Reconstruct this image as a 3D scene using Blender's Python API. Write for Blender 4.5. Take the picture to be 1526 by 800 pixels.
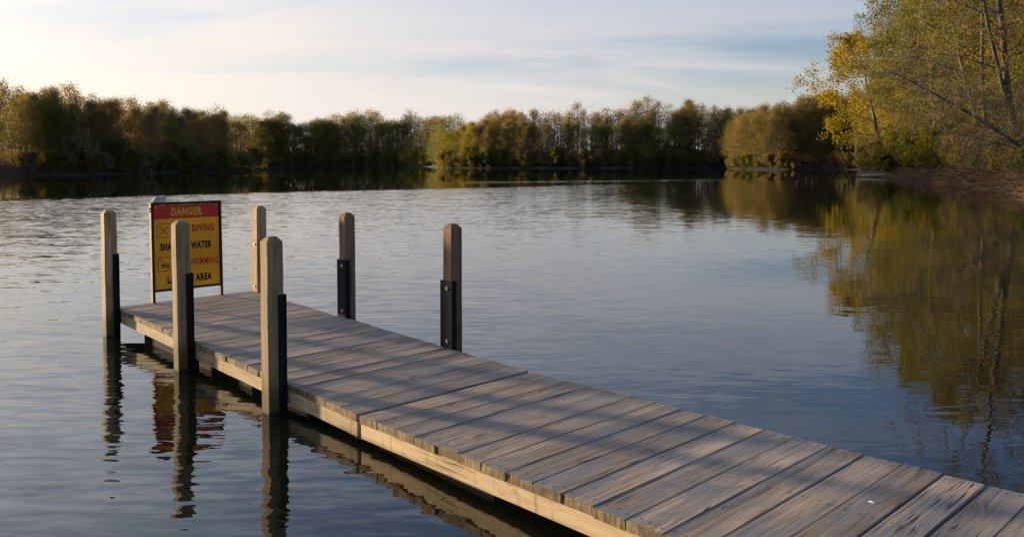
import bpy, bmesh, math, random
import numpy as np
from mathutils import Matrix, Vector

for o in list(bpy.data.objects):
    bpy.data.objects.remove(o)
SC = bpy.context.scene
COL = SC.collection
R = math.radians

# ------------------------------------------------------------------ camera
CAM_H = 1.315
PITCH, ROLL = 0.0183, -0.0043
cd = bpy.data.cameras.new('camera')
cam = bpy.data.objects.new('camera', cd)
COL.objects.link(cam)
cd.sensor_fit = 'HORIZONTAL'
cd.sensor_width = 36.0
cd.lens = 1202.27 / 1526 * 36
cd.shift_y = -(400 - 263.7) / 1526
cd.clip_start = 0.05
cd.clip_end = 6000
F = Vector((0, math.cos(PITCH), -math.sin(PITCH)))
U0 = Vector((0, math.sin(PITCH), math.cos(PITCH)))
X0 = Vector((1, 0, 0))
RV = X0 * math.cos(ROLL) + U0 * math.sin(ROLL)
UV = -X0 * math.sin(ROLL) + U0 * math.cos(ROLL)
m = Matrix.Identity(4)
for i in range(3):
    m[i][0], m[i][1], m[i][2] = RV[i], UV[i], -F[i]
m[2][3] = CAM_H
cam.matrix_world = m
SC.camera = cam

# ------------------------------------------------------------------ light
SUN_EL, SUN_AZ = R(4.4), R(60.0)         # azimuth measured to the left of straight ahead (+Y)
SUN_DIR = Vector((-math.sin(SUN_AZ) * math.cos(SUN_EL), math.cos(SUN_AZ) * math.cos(SUN_EL), math.sin(SUN_EL)))
SC.view_settings.view_transform = 'Standard'
SC.view_settings.look = 'None'
SC.view_settings.gamma = 1
SC.view_settings.exposure = 1.18
SC.render.engine = 'CYCLES'
SC.cycles.max_bounces = 10
SC.cycles.diffuse_bounces = 7
SC.cycles.sample_clamp_indirect = 6

sd = bpy.data.lights.new('sun', 'SUN')
sd.energy = 4.4
sd.angle = R(2.6)
sd.color = (1.0, 0.77, 0.48)
sun = bpy.data.objects.new('sun', sd)
COL.objects.link(sun)
sun.rotation_euler = SUN_DIR.to_track_quat('Z', 'Y').to_euler()
sun.location = (0, 0, 40)

# ------------------------------------------------------------------ node helpers
class NT:
    def __init__(s, tree):
        s.t = tree
        s.n = tree.nodes
        s.l = tree.links
    def node(s, typ, **kw):
        n = s.n.new(typ)
        for k, v in kw.items():
            setattr(n, k, v)
        return n
    def set(s, sock, v):
        if isinstance(v, bpy.types.NodeSocket):
            s.l.new(v, sock)
        elif v is not None:
            sock.default_value = v
    def math(s, op, a, b=None, c=None, clamp=False):
        n = s.node('ShaderNodeMath', operation=op, use_clamp=clamp)
        s.set(n.inputs[0], a)
        if b is not None: s.set(n.inputs[1], b)
        if c is not None: s.set(n.inputs[2], c)
        return n.outputs[0]
    def vmath(s, op, a, b=None):
        n = s.node('ShaderNodeVectorMath', operation=op)
        s.set(n.inputs[0], a)
        if b is not None: s.set(n.inputs[1], b)
        return n.outputs['Value'] if op in ('DOT_PRODUCT', 'LENGTH', 'DISTANCE') else n.outputs[0]
    def mix(s, f, a, b, blend='MIX'):
        n = s.node('ShaderNodeMix', data_type='RGBA', blend_type=blend)
        s.set(n.inputs[0], f); s.set(n.inputs[6], a); s.set(n.inputs[7], b)
        return n.outputs[2]
    def smooth(s, v, lo, hi, a=0.0, b=1.0):
        n = s.node('ShaderNodeMapRange', interpolation_type='SMOOTHSTEP')
        s.set(n.inputs[0], v); s.set(n.inputs[1], lo); s.set(n.inputs[2], hi); s.set(n.inputs[3], a); s.set(n.inputs[4], b)
        return n.outputs[0]
    def noise(s, vec, scale, detail=3, rough=.5, dist=0.0, dim='3D', w=None):
        n = s.node('ShaderNodeTexNoise', noise_dimensions=dim)
        if vec is not None: s.set(n.inputs['Vector'], vec)
        n.inputs['Scale'].default_value = scale
        n.inputs['Detail'].default_value = detail
        n.inputs['Roughness'].default_value = rough
        n.inputs['Distortion'].default_value = dist
        if w is not None: s.set(n.inputs['W'], w)
        return n.outputs[0]
    def mapping(s, vec, scale=(1, 1, 1), loc=(0, 0, 0), rot=(0, 0, 0)):
        n = s.node('ShaderNodeMapping')
        s.set(n.inputs[0], vec)
        s.set(n.inputs[1], loc); n.inputs[2].default_value = rot; n.inputs[3].default_value = scale
        return n.outputs[0]
    def sep(s, v):
        n = s.node('ShaderNodeSeparateXYZ'); s.set(n.inputs[0], v); return n.outputs
    def comb(s, x, y, z):
        n = s.node('ShaderNodeCombineXYZ'); s.set(n.inputs[0], x); s.set(n.inputs[1], y); s.set(n.inputs[2], z); return n.outputs[0]
    def ramp(s, f, stops):
        n = s.node('ShaderNodeValToRGB')
        s.set(n.inputs[0], f)
        e = n.color_ramp.elements
        while len(e) < len(stops): e.new(0.5)
        for k, (p, c) in enumerate(stops):
            e[k].position = p
            e[k].color = (*c, 1) if len(c) == 3 else c
        return n.outputs[0]
    def bump(s, h, strength=.3, dist=.01, normal=None):
        n = s.node('ShaderNodeBump')
        s.set(n.inputs['Strength'], strength); s.set(n.inputs['Distance'], dist); s.set(n.inputs['Height'], h)
        if normal is not None: s.set(n.inputs['Normal'], normal)
        return n.outputs[0]

def material(name):
    mt = bpy.data.materials.new(name)
    mt.use_nodes = True
    t = NT(mt.node_tree)
    b = mt.node_tree.nodes['Principled BSDF']
    return mt, t, b

# ------------------------------------------------------------------ sky
W = bpy.data.worlds.new('World')
SC.world = W
W.use_nodes = True
w = NT(W.node_tree)
bg = W.node_tree.nodes['Background']
sky = w.node('ShaderNodeTexSky', sky_type='NISHITA')
sky.sun_disc = False
sky.sun_elevation = SUN_EL
sky.sun_rotation = -SUN_AZ
sky.altitude = 200
sky.air_density = 1.0
sky.dust_density = 0.6
sky.ozone_density = 2.6
tc = w.node('ShaderNodeTexCoord')
dirv = tc.outputs['Generated']
sx, sy, sz = w.sep(dirv)
zz = w.math('ADD', w.math('MAXIMUM', sz, 0.0), 0.10)
pl = w.comb(w.math('DIVIDE', sx, zz), w.math('DIVIDE', sy, zz), 0.0)
c1 = w.noise(w.mapping(pl, (0.34, 0.80, 1), (3.1, 0.7, 0), (0, 0, R(32))), 1.0, 6, .6, .9)
c2 = w.noise(w.mapping(pl, (0.20, 0.40, 1), (9.1, 2.7, 0), (0, 0, R(-20))), 1.0, 3, .5, .3)
cl = w.math('ADD', w.math('MULTIPLY', c1, .55), w.math('MULTIPLY', c2, .6))
cmask = w.smooth(cl, .44, .70, -.5, .5)
cosun = w.math('MAXIMUM', w.vmath('DOT_PRODUCT', dirv, tuple(SUN_DIR)), 0.0)
near_sun = w.math('POWER', cosun, 5.0)
low = w.smooth(sz, .0, .21, .52, 0.0)
cover = w.math('ADD', w.math('MULTIPLY_ADD', w.math('MULTIPLY', cosun, w.smooth(sz, .15, .55, 1.0, .55)), .76, .06), low)
cover = w.math('ADD', cover, w.math('MULTIPLY', cmask, .54))
cover = w.math('MINIMUM', w.math('MAXIMUM', cover, 0.0), .95)
ccol = w.mix(near_sun, (3.32, 3.06, 2.98, 1), (5.9, 5.15, 3.95, 1))
chigh = w.mix(near_sun, (2.7, 2.9, 3.3, 1), (6.0, 6.2, 6.4, 1))
ccol = w.mix(w.smooth(sz, .12, .32), ccol, chigh)
skyc = w.mix(cover, w.mix(1.0, sky.outputs[0], (1.05, .96, 1.13, 1), 'MULTIPLY'), ccol)
w.l.new(skyc, bg.inputs[0])
bg.inputs[1].default_value = 0.111

# ------------------------------------------------------------------ mesh helpers
def mesh_np(name, V, faces4=None, faces3=None, mats=(), mat4=None, mat3=None, smooth=False):
    V = np.asarray(V, dtype=np.float32).reshape(-1, 3)
    q = np.zeros((0, 4), np.int32) if faces4 is None else np.asarray(faces4, np.int32).reshape(-1, 4)
    t = np.zeros((0, 3), np.int32) if faces3 is None else np.asarray(faces3, np.int32).reshape(-1, 3)
    me = bpy.data.meshes.new(name)
    me.vertices.add(len(V)); me.vertices.foreach_set('co', V.ravel())
    idx = np.concatenate([q.ravel(), t.ravel()])
    me.loops.add(len(idx)); me.loops.foreach_set('vertex_index', idx)
    n = len(q) + len(t)
    me.polygons.add(n)
    st = np.concatenate([np.arange(len(q)) * 4, len(q) * 4 + np.arange(len(t)) * 3]).astype(np.int32)
    me.polygons.foreach_set('loop_start', st)
    if mat4 is not None or mat3 is not None:
        a = np.concatenate([np.zeros(len(q), np.int32) if mat4 is None else np.asarray(mat4, np.int32),
                            np.zeros(len(t), np.int32) if mat3 is None else np.asarray(mat3, np.int32)])
        me.polygons.foreach_set('material_index', a)
    if smooth:
        me.polygons.foreach_set('use_smooth', np.ones(n, bool))
    for mm in mats: me.materials.append(mm)
    me.update(calc_edges=True)
    return me

def link(name, me, parent=None, loc=None):
    o = bpy.data.objects.new(name, me)
    COL.objects.link(o)
    if parent is not None: o.parent = parent
    if loc is not None: o.location = loc
    return o

def thing(name, label, cat, loc=(0, 0, 0), group=None):
    o = bpy.data.objects.new(name, None)
    COL.objects.link(o)
    o.empty_display_size = .2
    o.location = loc
    tag(o, label, cat, group)
    return o

def tag(o, label, cat, group=None, kind=None):
    if label: o['label'] = label
    if cat: o['category'] = cat
    if group: o['group'] = group
    if kind: o['kind'] = kind

def bm_mesh(name, bm, mats=()):
    me = bpy.data.meshes.new(name)
    bm.normal_update()
    bm.to_mesh(me); bm.free()
    for mm in mats: me.materials.append(mm)
    return me

def bm_box(bm, lo, hi, bevel=0.0, seg=1):
    lo = Vector(lo); hi = Vector(hi)
    r = bmesh.ops.create_cube(bm, size=1.0)
    vs = r['verts']
    bmesh.ops.scale(bm, verts=vs, vec=(hi - lo))
    bmesh.ops.translate(bm, verts=vs, vec=(lo + hi) / 2)
    if bevel > 0:
        es = list({e for v in vs for e in v.link_edges})
        bmesh.ops.bevel(bm, geom=es, offset=bevel, segments=seg, affect='EDGES', profile=.6)

def tubes(polys, radii, k=3):
    """polys: list of (n,3) arrays; grouped by n and swept with k sides. returns verts, quads"""
    groups = {}
    for p, r in zip(polys, radii):
        groups.setdefault(len(p), []).append((p, r))
    VV, QQ, off = [], [], 0
    for n, lst in groups.items():
        P = np.array([a for a, _ in lst]); Rr = np.array([b for _, b in lst])
        M = len(P)
        T = np.gradient(P, axis=1)
        T /= np.linalg.norm(T, axis=2, keepdims=True) + 1e-9
        ref = np.where(np.abs(T[:, :1, 2:3]) > .8, np.array([[[1., 0, 0]]]), np.array([[[0, 0, 1.]]]))
        A = np.cross(T, np.broadcast_to(ref, T.shape)); A /= np.linalg.norm(A, axis=2, keepdims=True) + 1e-9
        B = np.cross(T, A)
        ang = np.arange(k) * 2 * np.pi / k
        ring = P[:, :, None, :] + Rr[:, :, None, None] * (np.cos(ang)[None, None, :, None] * A[:, :, None, :] + np.sin(ang)[None, None, :, None] * B[:, :, None, :])
        VV.append(ring.reshape(-1, 3))
        base = off + np.arange(M)[:, None, None] * n * k + np.arange(n - 1)[None, :, None] * k
        j = np.arange(k)[None, None, :]
        j2 = (np.arange(k) + 1) % k
        q = np.stack([base + j, base + j2[None, None, :], base + k + j2[None, None, :], base + k + j], axis=-1)
        QQ.append(q.reshape(-1, 4))
        off += M * n * k
    return np.concatenate(VV), np.concatenate(QQ)

# ------------------------------------------------------------------ pond outline and terrain
POND = np.array([
    (-118, -14), (-60, -9), (-12, -4.0), (-3, -1.2), (1.6, -0.9), (3.2, -0.6), (5.5, 1.0), (9, 6), (13.5, 15), (17.2, 25), (19.6, 31.5),
    (22.2, 39.5), (26.0, 50.5), (28.6, 62), (29.3, 69), (31.5, 72), (38, 84), (46, 100), (50, 113), (47, 121), (41, 120.5), (38, 124.5),
    (36, 133), (39, 146), (45, 156), (38, 160), (25, 157), (13, 163), (2, 170), (-10, 178), (-15.0, 186), (-19, 205), (-26, 240),
    (-38, 275), (-52, 287), (-72, 290), (-86, 278), (-84, 230), (-66, 175), (-49, 148), (-43.5, 140), (-44, 130), (-47.5, 118), (-48.5, 108), (-52, 98), (-57, 93),
    (-66, 88), (-82, 82), (-104, 66), (-125, 30)], float)

def sdf(P):
    """signed distance to the pond outline, negative on the water"""
    P = np.asarray(P, float).reshape(-1, 2)
    d = np.full(len(P), 1e18); ins = np.zeros(len(P), bool)
    n = len(POND)
    for i in range(n):
        a = POND[i]; b = POND[(i + 1) % n]
        e = b - a; wv = P - a
        t = np.clip((wv @ e) / (e @ e), 0, 1)
        q = wv - t[:, None] * e
        d = np.minimum(d, (q * q).sum(1))
        c = (a[1] > P[:, 1]) != (b[1] > P[:, 1])
        with np.errstate(divide='ignore', invalid='ignore'):
            xi = a[0] + (P[:, 1] - a[1]) * (b[0] - a[0]) / (b[1] - a[1] + 1e-12)
        ins ^= c & (P[:, 0] < xi)
    d = np.sqrt(d)
    return np.where(ins, -d, d)

def sm(a, lo, hi):
    t = np.clip((a - lo) / (hi - lo), 0, 1)
    return t * t * (3 - 2 * t)

def height(P):
    P = np.asarray(P, float).reshape(-1, 2)
    s = sdf(P)
    x, y = P[:, 0], P[:, 1]
    wob = .18 * np.sin(x * .9 + y * .4) * np.sin(y * .7 - x * .3) + .10 * np.sin(x * 2.3 + 1) * np.sin(y * 2.1)
    near_right = sm(x, 10, 16) * (1 - sm(y, 70, 90)) * sm(y, 8, 16)
    bank = np.clip(s, 0, 1.2) * (.38 + .25 * near_right) + np.clip(s - 1.2, 0, 6) * .10 + np.clip(s - 7, 0, 25) * .05
    cove = sm(y, 250, 330) * (1 - sm(x, -45, -15))
    left = (1 - sm(x, -60, -35)) * (1 - sm(y, 150, 220))
    mid = sm(x, -35, -20) * (1 - sm(x, 30, 50)) * sm(y, 145, 165) * (1 - sm(y, 215, 240))
    rp = sm(x, 30, 36) * sm(y, 95, 110)
    rb = sm(x, 24, 32) * sm(y, 40, 55)
    rise_ = sm(s, 2.5, 16)
    hill = rise_ * (1.0 * left + 1.8 * np.clip(mid, 0, 1) + 3.5 * cove + .7 * rp + .8 * rb)
    out = bank + hill + wob * sm(s, .5, 4)
    inn = -.10 + np.clip(s, -12, 0) * .12
    return np.where(s > 0, out, np.maximum(inn * sm(-s, 0, .8) + np.clip(s, -1, 0) * .1, -1.6))

def height1(x, y):
    return float(height([(x, y)])[0])

# ------------------------------------------------------------------ materials
def mat_ground():
    mt, t, b = material('forest_floor')
    p = t.node('ShaderNodeNewGeometry').outputs['Position']
    n1 = t.noise(p, .35, 5, .6); n2 = t.noise(p, 6.0, 5, .65)
    c = t.ramp(t.math('ADD', t.math('MULTIPLY', n1, .55), t.math('MULTIPLY', n2, .45)),
               [(.30, (.022, .016, .010)), (.46, (.055, .038, .022)), (.58, (.085, .058, .032)), (.70, (.040, .045, .018))])
    z = t.sep(p)[2]
    c = t.mix(t.smooth(z, .0, .12, 1, 0), c, (.03, .023, .014, 1))
    t.set(b.inputs['Base Color'], c)
    b.inputs['Roughness'].default_value = .95
    t.set(b.inputs['Normal'], t.bump(n2, .8, .12))
    return mt

def mat_water():
    mt, t, b = material('pond_water')
    p = t.node('ShaderNodeNewGeometry').outputs['Position']
    x, y, z = t.sep(p)
    b.inputs['Base Color'].default_value = (.010, .011, .006, 1)
    b.inputs['IOR'].default_value = 1.8
    b.inputs['Roughness'].default_value = .015
    b.inputs['Specular IOR Level'].default_value = .5
    # slow wandering of the edges of the wind patches
    wa = t.noise(p, .045, 3, .55); wb = t.noise(p, .16, 3, .5)
    wander = t.math('MULTIPLY_ADD', t.math('SUBTRACT', wa, .5), 16.0, t.math('MULTIPLY', t.math('SUBTRACT', wb, .5), 7.0))
    # far edge of the rippled water runs away to the right
    edge = t.math('SUBTRACT', y, t.math('MULTIPLY_ADD', x, .72, 43.0))
    edge = t.math('ADD', edge, t.math('MULTIPLY', wander, .35))
    far_calm = t.smooth(edge, -3.0, 2.5, 1.0, 0.0)
    # the lee of the right bank stays calm
    lee = t.math('SUBTRACT', x, t.math('MULTIPLY_ADD', y, .17, -.4))
    lee = t.math('ADD', lee, t.math('MULTIPLY', wander, .25))
    lee_open = t.smooth(lee, -5.0, 2.5, 1.0, 0.11)
    # sheltered water close to the near shore
    near_open = t.smooth(t.math('ADD', y, t.math('MULTIPLY', wander, .15)), 4.0, 20.0, 1.05, 1.0)
    strong = t.math('MULTIPLY', t.math('MULTIPLY', far_calm, lee_open), near_open)
    strong = t.math('MULTIPLY', strong, t.smooth(x, -22, -4, 1.75, 1.0))      # more breeze towards the left
    # a thin breeze line across the calm water on the left, and one on the far right
    s1 = t.math('ABSOLUTE', t.math('SUBTRACT', y, t.math('MULTIPLY_ADD', x, .5, 76.5)))
    st = t.math('MULTIPLY', t.smooth(t.math('ADD', s1, t.math('MULTIPLY', wander, .3)), 0.2, 1.6, .7, 0.0), t.smooth(x, -26, -18, 1, 0))
    s2 = t.math('ABSOLUTE', t.math('SUBTRACT', y, t.math('MULTIPLY_ADD', x, .25, 53.0)))
    st2 = t.math('MULTIPLY', t.smooth(t.math('ADD', s2, t.math('MULTIPLY', wander, .4)), 1.0, 4.5, .75, 0.0), t.math('MULTIPLY', t.smooth(x, -6, 0, 0, 1), t.smooth(x, 13, 18, 1, 0)))
    amp = t.math('ADD', t.math('MAXIMUM', strong, t.math('MAXIMUM', st, st2)), .035)
    # ripples: slopes of long crested wavelets in a few sizes
    def slope(scale, rot, loc, detail, dist):
        n = t.node('ShaderNodeTexNoise'); n.inputs['Scale'].default_value = 1.0
        n.inputs['Detail'].default_value = detail; n.inputs['Roughness'].default_value = .5; n.inputs['Distortion'].default_value = dist
        t.set(n.inputs['Vector'], t.mapping(p, scale, loc, (0, 0, R(rot))))
        return t.vmath('SUBTRACT', n.outputs['Color'], (.5, .5, .5))
    s1_ = slope((3.0, 16.0, 1), 9, (0, 0, 0), 1, .5)
    s2_ = slope((8.0, 30.0, 1), -12, (3, 1, 0), 1, .6)
    s3_ = slope((.9, 3.0, 1), 4, (7, 2, 0), 1, .3)
    def scl(v, k):
        n = t.node('ShaderNodeVectorMath', operation='SCALE'); t.set(n.inputs[0], v); t.set(n.inputs[3], k); return n.outputs[0]
    sl = t.vmath('ADD', scl(s1_, 1.0), t.vmath('ADD', scl(s2_, .75), scl(s3_, .35)))
    sl = scl(sl, t.math('MULTIPLY', amp, .17))
    sl = t.vmath('MULTIPLY', sl, (.38, 1.0, 0.0))
    lean = t.comb(0.0, t.math('MULTIPLY', amp, -.018), 1.0)      # constant tilt towards the near shore, added so ripples mirror brighter sky
    nrm = t.vmath('NORMALIZE', t.vmath('ADD', sl, lean))
    t.set(b.inputs['Normal'], nrm)
    return mt

def mat_leaf(name, c_lo, c_hi, trans=.35, rough=.6):
    mt = bpy.data.materials.new(name); mt.use_nodes = True
    t = NT(mt.node_tree)
    t.n.remove(t.n['Principled BSDF'])
    out = t.n['Material Output']
    tcn = t.node('ShaderNodeTexCoord').outputs['Object']
    oi = t.node('ShaderNodeObjectInfo').outputs['Random']
    n = t.noise(t.vmath('ADD', tcn, t.comb(t.math('MULTIPLY', oi, 40.0), 0.0, 0.0)), .45, 3, .6)
    f = t.math('ADD', t.smooth(n, .35, .65), t.math('MULTIPLY_ADD', oi, .7, -.35), clamp=True)
    c = t.mix(f, (*c_lo, 1), (*c_hi, 1))
    d = t.node('ShaderNodeBsdfDiffuse'); t.set(d.inputs[0], c)
    tr = t.node('ShaderNodeBsdfTranslucent')
    t.set(tr.inputs[0], t.mix(1.0, c, (1.25, 1.1, .55, 1), 'MULTIPLY'))
    mx = t.node('ShaderNodeMixShader'); mx.inputs[0].default_value = trans
    t.l.new(d.outputs[0], mx.inputs[1]); t.l.new(tr.outputs[0], mx.inputs[2])
    t.l.new(mx.outputs[0], out.inputs[0])
    return mt

def mat_bark(name, c1, c2):
    mt, t, b = material(name)
    p = t.node('ShaderNodeTexCoord').outputs['Object']
    n = t.noise(t.mapping(p, (9, 9, 1.6)), 1.0, 5, .65, .3)
    n2 = t.noise(p, .8, 3, .5)
    f = t.math('ADD', t.math('MULTIPLY', n, .6), t.math('MULTIPLY', n2, .4))
    t.set(b.inputs['Base Color'], t.ramp(f, [(.35, c1), (.62, c2)]))
    b.inputs['Roughness'].default_value = .9
    t.set(b.inputs['Normal'], t.bump(n, .6, .03))
    return mt

def wood_nodes(t, b, dark, mid, light, axis=0, grain=1.0, knots=True, weather=None, bump=.35):
    """sawn timber: grain along the given local axis"""
    p = t.node('ShaderNodeTexCoord').outputs['Object']
    rnd = t.node('ShaderNodeObjectInfo').outputs['Random']
    shift = t.comb(t.math('MULTIPLY', rnd, 37.0), t.math('MULTIPLY', rnd, 91.0), t.math('MULTIPLY', rnd, 53.0))
    p = t.vmath('ADD', p, shift)
    def al(a, c):
        s = [c, c, c]; s[axis] = a
        return tuple(s)
    warp = t.noise(t.mapping(p, al(1.3, 5.0)), 1.0, 2, .5)
    # knots pull the grain sideways
    vo = t.node('ShaderNodeTexVoronoi'); vo.feature = 'F1'
    t.set(vo.inputs['Vector'], t.mapping(p, al(2.6, 7.0)))
    vo.inputs['Scale'].default_value = 1.0
    kd = vo.outputs['Distance']
    kpick = t.sep(vo.outputs['Color'])[0]
    kon = t.math('GREATER_THAN', kpick, .72)
    kpull = t.math('MULTIPLY', t.smooth(kd, .0, .55, 1, 0), kon)
    px, py, pz = t.sep(p)
    cross = [px, py, pz]
    ring_c = [t.math('MULTIPLY', cross[i], .9 if i == axis else 55.0 * grain) for i in range(3)]
    ring_c = t.comb(*ring_c)
    off = t.math('MULTIPLY_ADD', kpull, 3.4, t.math('MULTIPLY', warp, 5.0))
    ringv = t.vmath('ADD', ring_c, t.comb(off, off, off))
    g1 = t.noise(ringv, 1.0, 3, .6)
    g2 = t.noise(t.mapping(p, al(4.0, 260.0 * grain)), 1.0, 2, .6)
    g3 = t.noise(t.mapping(p, al(2.2, 9.0)), 1.0, 4, .6)
    f = t.math('ADD', t.math('MULTIPLY', g1, .50), t.math('ADD', t.math('MULTIPLY', g2, .26), t.math('MULTIPLY', g3, .24)))
    c = t.ramp(f, [(.34, dark), (.48, mid), (.63, light)])
    tint = t.math('MULTIPLY_ADD', t.math('FRACT', t.math('MULTIPLY', rnd, 7.77)), .5, .76)
    c = t.mix(1.0, c, t.comb(tint, tint, tint), 'MULTIPLY')
    if weather:
        wn = t.noise(t.mapping(p, al(2.4, 6.0)), 1.0, 3, .55, .3)
        c = t.mix(t.smooth(wn, .45, .66, 0, .75), c, (*weather, 1))
    # drying checks along the grain
    ck = t.noise(t.mapping(p, al(1.4, 60.0)), 1.0, 1, .4)
    chk = t.smooth(t.math('ABSOLUTE', t.math('SUBTRACT', ck, .5)), .005, .024, 1, 0)
    ckm = t.smooth(t.noise(t.mapping(p, al(1.1, 5.0)), 1.0, 2, .5), .52, .60)
    chk = t.math('MULTIPLY', chk, ckm)
    c = t.mix(t.math('MULTIPLY', chk, .88), c, (dark[0] * .25, dark[1] * .25, dark[2] * .25, 1))
    if knots:
        kn = t.math('MULTIPLY', t.smooth(kd, .05, .13, 1, 0), kon)
        c = t.mix(t.math('MULTIPLY', kn, .7), c, (dark[0] * .45, dark[1] * .4, dark[2] * .35, 1))
    h = t.math('SUBTRACT', t.math('ADD', t.math('MULTIPLY', g1, .6), t.math('MULTIPLY', g2, .5)), t.math('MULTIPLY', chk, 1.2))
    t.set(b.inputs['Normal'], t.bump(h, bump, .004))
    b.inputs['Roughness'].default_value = .82
    b.inputs['Specular IOR Level'].default_value = .3
    return c, p

def mat_deck():
    mt, t, b = material('weathered_deck_wood')
    c, p = wood_nodes(t, b, (.085, .056, .036), (.420, .305, .210), (.58, .455, .340), axis=0, weather=(.275, .26, .25))
    # mottled bluish shade painted into the colour, in patches across several boards
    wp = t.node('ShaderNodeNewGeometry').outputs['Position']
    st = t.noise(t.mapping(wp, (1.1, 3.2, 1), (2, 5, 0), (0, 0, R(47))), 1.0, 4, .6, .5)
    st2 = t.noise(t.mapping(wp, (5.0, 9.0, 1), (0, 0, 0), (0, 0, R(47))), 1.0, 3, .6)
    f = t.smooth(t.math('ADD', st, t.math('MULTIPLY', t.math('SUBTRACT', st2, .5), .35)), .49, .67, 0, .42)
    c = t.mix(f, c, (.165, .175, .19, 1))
    t.set(b.inputs['Base Color'], c)
    return mt

def mat_endgrain():
    mt, t, b = material('plank_end_grain')
    p = t.node('ShaderNodeNewGeometry').outputs['Position']
    n = t.noise(t.mapping(p, (60, 60, 14)), 1.0, 4, .7)
    n2 = t.noise(p, 9.0, 3, .6)
    f = t.math('ADD', t.math('MULTIPLY', n, .6), t.math('MULTIPLY', n2, .4))
    t.set(b.inputs['Base Color'], t.ramp(f, [(.33, (.035, .025, .014)), (.48, (.16, .11, .055)), (.64, (.36, .26, .14))]))
    b.inputs['Roughness'].default_value = .9
    t.set(b.inputs['Normal'], t.bump(n, .5, .006))
    return mt

def mat_fascia():
    mt, t, b = material('pale_fascia_wood')
    c, p = wood_nodes(t, b, (.33, .22, .12), (.54, .40, .23), (.64, .50, .31), axis=1, grain=.6, bump=.15)
    z = t.sep(t.node('ShaderNodeNewGeometry').outputs['Position'])[2]
    n = t.noise(t.node('ShaderNodeNewGeometry').outputs['Position'], 7.0, 4, .6)
    op = t.node('ShaderNodeTexCoord').outputs['Object']
    run = t.noise(t.mapping(op, (1, 26, 2.5)), 1.0, 3, .6)
    c = t.mix(t.smooth(run, .52, .70, 0, .55), c, (.17, .10, .042, 1))
    blot = t.noise(t.mapping(op, (4, 5, 12)), 1.0, 4, .65)
    c = t.mix(t.smooth(blot, .60, .72, 0, .6), c, (.10, .075, .035, 1))
    damp = t.smooth(t.math('ADD', z, t.math('MULTIPLY', n, .05)), .055, .085, 1, 0)
    c = t.mix(t.math('MULTIPLY', damp, .55), c, (.16, .105, .045, 1))
    t.set(b.inputs['Base Color'], c)
    return mt

def mat_post(name, dark, mid, light):
    mt, t, b = material(name)
    c, p = wood_nodes(t, b, dark, mid, light, axis=2, grain=.8, bump=.4)
    pos = t.node('ShaderNodeNewGeometry').outputs['Position']
    z = t.sep(pos)[2]
    n = t.noise(t.mapping(pos, (30, 30, 5)), 1.0, 4, .6)
    alg = t.smooth(t.math('ADD', z, t.math('MULTIPLY', n, .12)), .14, .30, 1, 0)
    c = t.mix(t.math('MULTIPLY', alg, .85), c, (.085, .070, .020, 1))
    wet = t.smooth(t.math('ADD', z, t.math('MULTIPLY', n, .02)), .015, .035, 1, 0)
    c = t.mix(t.math('MULTIPLY', wet, .8), c, (.02, .016, .008, 1))
    t.set(b.inputs['Base Color'], c)
    return mt

def mat_plain(name, col, rough=.5, metal=0.0, var=.25, scale=20.0, bump=.1):
    mt, t, b = material(name)
    p = t.node('ShaderNodeTexCoord').outputs['Object']
    n = t.noise(p, scale, 4, .6)
    lo = tuple(c * (1 - var) for c in col); hi = tuple(min(1, c * (1 + var)) for c in col)
    t.set(b.inputs['Base Color'], t.ramp(n, [(.35, lo), (.65, hi)]))
    b.inputs['Roughness'].default_value = rough
    b.inputs['Specular IOR Level'].default_value = .25
    b.inputs['Metallic'].default_value = metal
    if bump: t.set(b.inputs['Normal'], t.bump(n, bump, .003))
    return mt

M_GROUND = mat_ground()
M_WATER = mat_water()
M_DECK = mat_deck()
M_END = mat_endgrain()
M_FASCIA = mat_fascia()
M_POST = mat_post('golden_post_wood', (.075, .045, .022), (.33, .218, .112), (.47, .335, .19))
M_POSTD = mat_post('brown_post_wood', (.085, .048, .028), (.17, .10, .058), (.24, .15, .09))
M_STEEL = mat_plain('black_steel', (.006, .006, .006), .75, 0, .4, 30)
M_BOLT = mat_plain('galvanised_bolt', (.42, .41, .39), .45, .7)
M_FLOAT = mat_plain('black_float_plastic', (.004, .004, .004), .95)
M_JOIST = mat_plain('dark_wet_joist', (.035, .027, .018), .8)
M_NAIL = mat_plain('dark_nail', (.03, .028, .03), .5, .5)
M_YEL = mat_plain('yellow_sign_paint', (.90, .37, .008), .45, 0, .16, 4, .02)
M_RED = mat_plain('red_sign_paint', (.60, .035, .018), .45, 0, .18, 6, .02)
M_BLACK = mat_plain('black_sign_paint', (.012, .010, .009), .5, 0, .2, 6, 0)
M_ORANGE = mat_plain('orange_sign_paint', (.75, .37, .03), .5, 0, .1, 6, 0)
M_FRAME = mat_plain('dark_frame_wood', (.030, .018, .010), .7, 0, .4, 15)
M_FRAMELIT = mat_plain('sunlit_frame_wood', (.42, .31, .19), .8, 0, .3, 15)  # frame wood with sunlight painted into its colour, for the sun-facing side
M_STONE = mat_plain('pale_grey_stone', (.42, .41, .39), .85, 0, .25, 25, .3)
M_RUST = mat_plain('rusty_hinge_metal', (.16, .08, .04), .7, .5, .5, 40)
M_WHITE = mat_plain('chalky_white', (.75, .74, .70), .9)
M_BARK = mat_bark('grey_brown_bark', (.085, .068, .052), (.21, .17, .125))
M_BARKD = mat_bark('dark_bark', (.035, .027, .020), (.11, .085, .062))
M_BARKL = mat_bark('pale_bark', (.12, .10, .075), (.30, .26, .20))
M_DEAD = mat_bark('bleached_dead_wood', (.16, .12, .08), (.42, .34, .25))
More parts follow.
